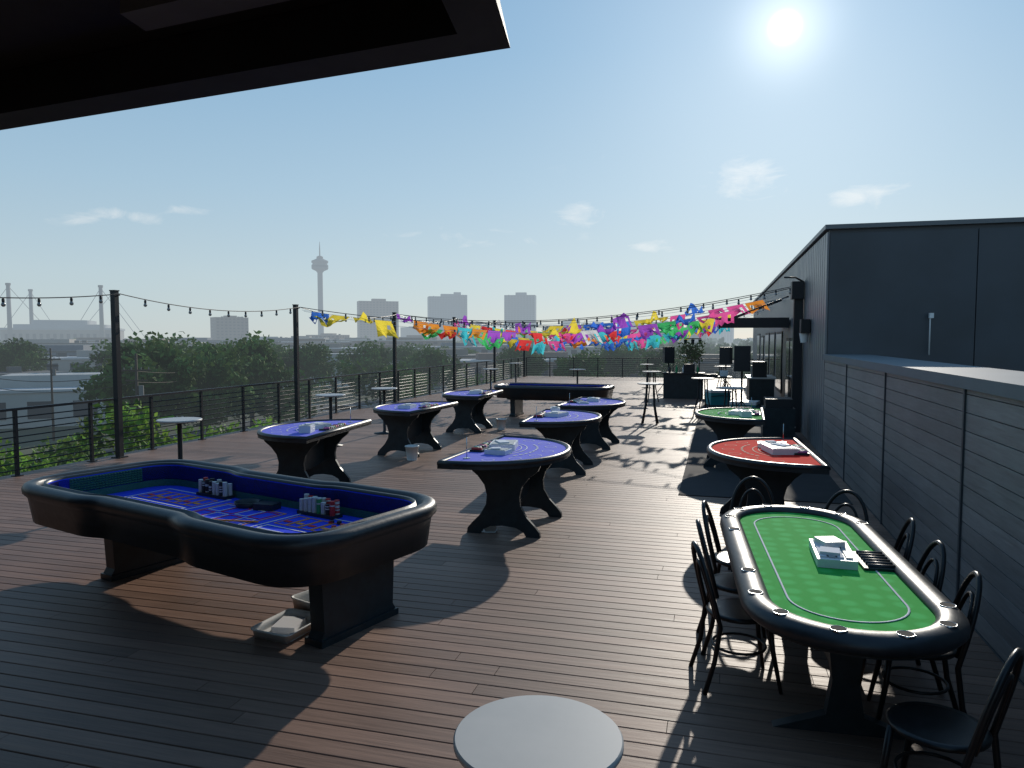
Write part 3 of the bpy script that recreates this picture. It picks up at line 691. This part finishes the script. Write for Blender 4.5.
b=MB(); n=64; b.add([(14000*math.cos(2*math.pi*i/n),14000*math.sin(2*math.pi*i/n),-12) for i in range(n)],[tuple(range(n))],'ground'); b.build('ground',recalc=False)
b=MB()
for (a,c,w) in [((-70,-100),(-70,700),12),((-400,120),(300,150),11),((-500,300),(400,330),12),((-150,0),(-250,900),10),((60,50),(40,900),10)]:
    p=Vector(a);q=Vector(c);d=(q-p).normalized();nn=Vector((-d.y,d.x))
    b.prism([tuple(p-nn*w/2),tuple(q-nn*w/2),tuple(q+nn*w/2),tuple(p+nn*w/2)],-11.99,-11.95,'asphalt')
    for s in (-1,1):
        o=nn*s*(w/2+.15); b.prism([tuple(p+o-nn*.15),tuple(q+o-nn*.15),tuple(q+o+nn*.15),tuple(p+o+nn*.15)],-11.99,-11.85,'troof')
    L=(q-p).length; t=0
    while t<L:
        u=p+d*t; v=p+d*(t+3); b.prism([tuple(u-nn*.08),tuple(v-nn*.08),tuple(v+nn*.08),tuple(u+nn*.08)],-11.946,-11.942,'paint'); t+=9
b.build('road')

cs=[];rs=[];ns=[];ss=[]
def mass(n,d0,d1,a0,a1,Hs,ncl,nl,sf):
    k=0
    while k<n:
        az=rng.uniform(a0,a1); d=math.sqrt(rng.uniform(d0*d0,d1*d1)) if d1<700 else rng.uniform(d0,d1); x,y=polar(az,d)
        if any((x-ox)**2+(y-oy)**2<r*r for ox,oy,r in occupied): continue
        H=rng.uniform(*Hs); r=H*rng.uniform(.45,.75)
        c,rr_,nn,s=tree_parts(x,y,-12,H,r,ncl,nl,sf*d); cs.extend(c);rs.extend(q*1.25 for q in rr_);ns.extend(nn);ss.extend(s); k+=1
mass(130,80,280,-75,14,(4.5,9.5),14,34,.0036)
mass(230,280,700,-70,14,(6,11),8,19,.0032)
mass(450,700,2600,-66,14,(8,14),5,9,.0025)
V,C=leaf_cloud(cs,rs,ns,ss); leafobj('distant_tree_mass',V,C,'leaff')
b=MB(); b.lathe(-1.0,30,[(.2,0),(.28,.5),(.3,.5),(.3,.55),(.25,.55),(.24,.45)],'blackpaint',n=20)
b.tube([(-1,30,.4),(-1.02,30,1.0),(-.98,30,1.5)],.03,'bark')
c_=[(-1+random.uniform(-.35,.35),30+random.uniform(-.35,.35),1.6+random.uniform(-.35,.35)) for _ in range(14)]
V,C=leaf_cloud(c_,[.28]*14,[70]*14,[.05]*14); leafobj('potted_tree',V,C,'leaff',b)

# ---------------------------------------------------------------- world
w=bpy.data.worlds.new("World"); sc.world=w; w.use_nodes=True; nt=w.node_tree; N=nt.nodes; L=nt.links; N.clear()
def mth(op,a,bb=None,c=None):
    n=N.new('ShaderNodeMath'); n.operation=op
    for i,v in enumerate((a,bb,c)):
        if v is None: continue
        if isinstance(v,(int,float)): n.inputs[i].default_value=v
        else: L.new(v,n.inputs[i])
    return n.outputs[0]
sky=N.new('ShaderNodeTexSky'); sky.sky_type='NISHITA'; sky.sun_disc=False; sky.sun_elevation=SUN_EL; sky.sun_rotation=SUN_AZ
sky.air_density=1.0; sky.dust_density=.3; sky.ozone_density=2.; sky.altitude=200
tc=N.new('ShaderNodeTexCoord'); nm=N.new('ShaderNodeVectorMath'); nm.operation='NORMALIZE'; L.new(tc.outputs['Generated'],nm.inputs[0])
sp=N.new('ShaderNodeSeparateXYZ'); L.new(nm.outputs[0],sp.inputs[0])
az=mth('ARCTAN2',sp.outputs[0],sp.outputs[1]); el=mth('ARCSINE',sp.outputs[2])
cr=N.new('ShaderNodeValToRGB'); L.new(mth('DIVIDE',el,R(90)),cr.inputs[0])
def lin(r,g,b_): return tuple(((c/255)/12.92 if c/255<.04045 else ((c/255+.055)/1.055)**2.4) for c in(r,g,b_))+(1,)
stops=[(0,lin(190,203,208)),(.05,lin(186,205,214)),(.12,lin(166,196,216)),(.23,lin(134,177,210)),(.36,lin(108,158,201)),(1,lin(80,116,160))]
el0=cr.color_ramp.elements; el0[0].position=0; el0[0].color=stops[0][1]; el0[1].position=1; el0[1].color=stops[-1][1]
for p,c in stops[1:-1]:
    e=el0.new(p); e.color=c
nz=N.new('ShaderNodeTexNoise'); nz.inputs['Scale'].default_value=22; nz.inputs['Detail'].default_value=8; nz.inputs['Roughness'].default_value=.6; nz.inputs['Distortion'].default_value=.6
mp=N.new('ShaderNodeMapping'); mp.inputs['Scale'].default_value=(1,1,2.4); L.new(nm.outputs[0],mp.inputs[0]); L.new(mp.outputs[0],nz.inputs['Vector'])
tot=None
for a,e,wa,we,s in [(2,11.4,2.5,1.3,1.25),(9.9,9.9,2.7,.8,1.1),(-10.5,9.4,1.9,.8,1.2),(-5.2,6.8,1.6,.5,1.),(-46,7.9,1.8,.45,.8),(-43.8,8.4,1.6,.45,.8),(-41.3,8.1,1.,.4,.7),(-38.8,8.8,1.4,.4,.9),(-18,7.5,9,1.3,.4),(-8,13,5,1.0,.25),(35,12,4,1.3,.8),(-75,10,5,1.2,.8)]:
    da=mth('DIVIDE',mth('SUBTRACT',az,R(a)),R(wa)); de=mth('DIVIDE',mth('SUBTRACT',el,R(e)),R(we))
    g=mth('MULTIPLY',mth('EXPONENT',mth('MULTIPLY',mth('ADD',mth('MULTIPLY',da,da),mth('MULTIPLY',de,de)),-1.)),s)
    tot=g if tot is None else mth('ADD',tot,g)
cl=mth('MULTIPLY',mth('SUBTRACT',mth('ADD',mth('MULTIPLY',tot,.55),mth('MULTIPLY',mth('SUBTRACT',nz.outputs['Fac'],.5),1.5)),.24),2.0)
cl=mth('MULTIPLY',cl,mth('MINIMUM',mth('MULTIPLY',tot,2.5),1.))
clc=N.new('ShaderNodeClamp'); L.new(cl,clc.inputs[0])
clf=mth('MULTIPLY',clc.outputs[0],.55)
dt=N.new('ShaderNodeVectorMath'); dt.operation='DOT_PRODUCT'; L.new(nm.outputs[0],dt.inputs[0]); dt.inputs[1].default_value=SUN
dd=mth('MAXIMUM',dt.outputs['Value'],0.)
glow=mth('ADD',mth('ADD',mth('MULTIPLY',mth('POWER',dd,26000.),12.),mth('MULTIPLY',mth('POWER',dd,900.),.42)),mth('ADD',mth('MULTIPLY',mth('POWER',dd,50.),.15),mth('MULTIPLY',mth('POWER',dd,5.),.08)))
bg=N.new('ShaderNodeBackground'); bg.inputs[1].default_value=.012; L.new(sky.outputs[0],bg.inputs[0])
b2=N.new('ShaderNodeBackground'); L.new(cr.outputs[0],b2.inputs[0]); b2.inputs[1].default_value=.88
ad0=N.new('ShaderNodeAddShader'); L.new(bg.outputs[0],ad0.inputs[0]); L.new(b2.outputs[0],ad0.inputs[1])
b3=N.new('ShaderNodeBackground'); b3.inputs[0].default_value=(.86,.88,.88,1); b3.inputs[1].default_value=1.
mx2=N.new('ShaderNodeMixShader'); L.new(clf,mx2.inputs[0]); L.new(ad0.outputs[0],mx2.inputs[1]); L.new(b3.outputs[0],mx2.inputs[2])
b4=N.new('ShaderNodeBackground'); b4.inputs[0].default_value=(1,.98,.9,1); L.new(glow,b4.inputs[1])
ad=N.new('ShaderNodeAddShader'); L.new(mx2.outputs[0],ad.inputs[0]); L.new(b4.outputs[0],ad.inputs[1])
wo=N.new('ShaderNodeOutputWorld'); L.new(ad.outputs[0],wo.inputs[0])
sl=bpy.data.lights.new('sun','SUN'); sl.energy=3.3; sl.angle=R(.6); sl.color=(1,.93,.82)
so=bpy.data.objects.new('sun',sl); sc.collection.objects.link(so); so.rotation_euler=SUN.to_track_quat('Z','Y').to_euler(); so.location=(20,60,40)

cam=bpy.data.cameras.new('camera'); co=bpy.data.objects.new('camera',cam); sc.collection.objects.link(co)
cam.sensor_width=36; cam.lens=26.; cam.clip_start=.05; cam.clip_end=30000
co.location=(0,0,2.2); co.rotation_euler=(R(90-3.56),0,R(15.55)); sc.camera=co
print('faces',sum(len(o.data.polygons) for o in bpy.data.objects if o.type=='MESH'))
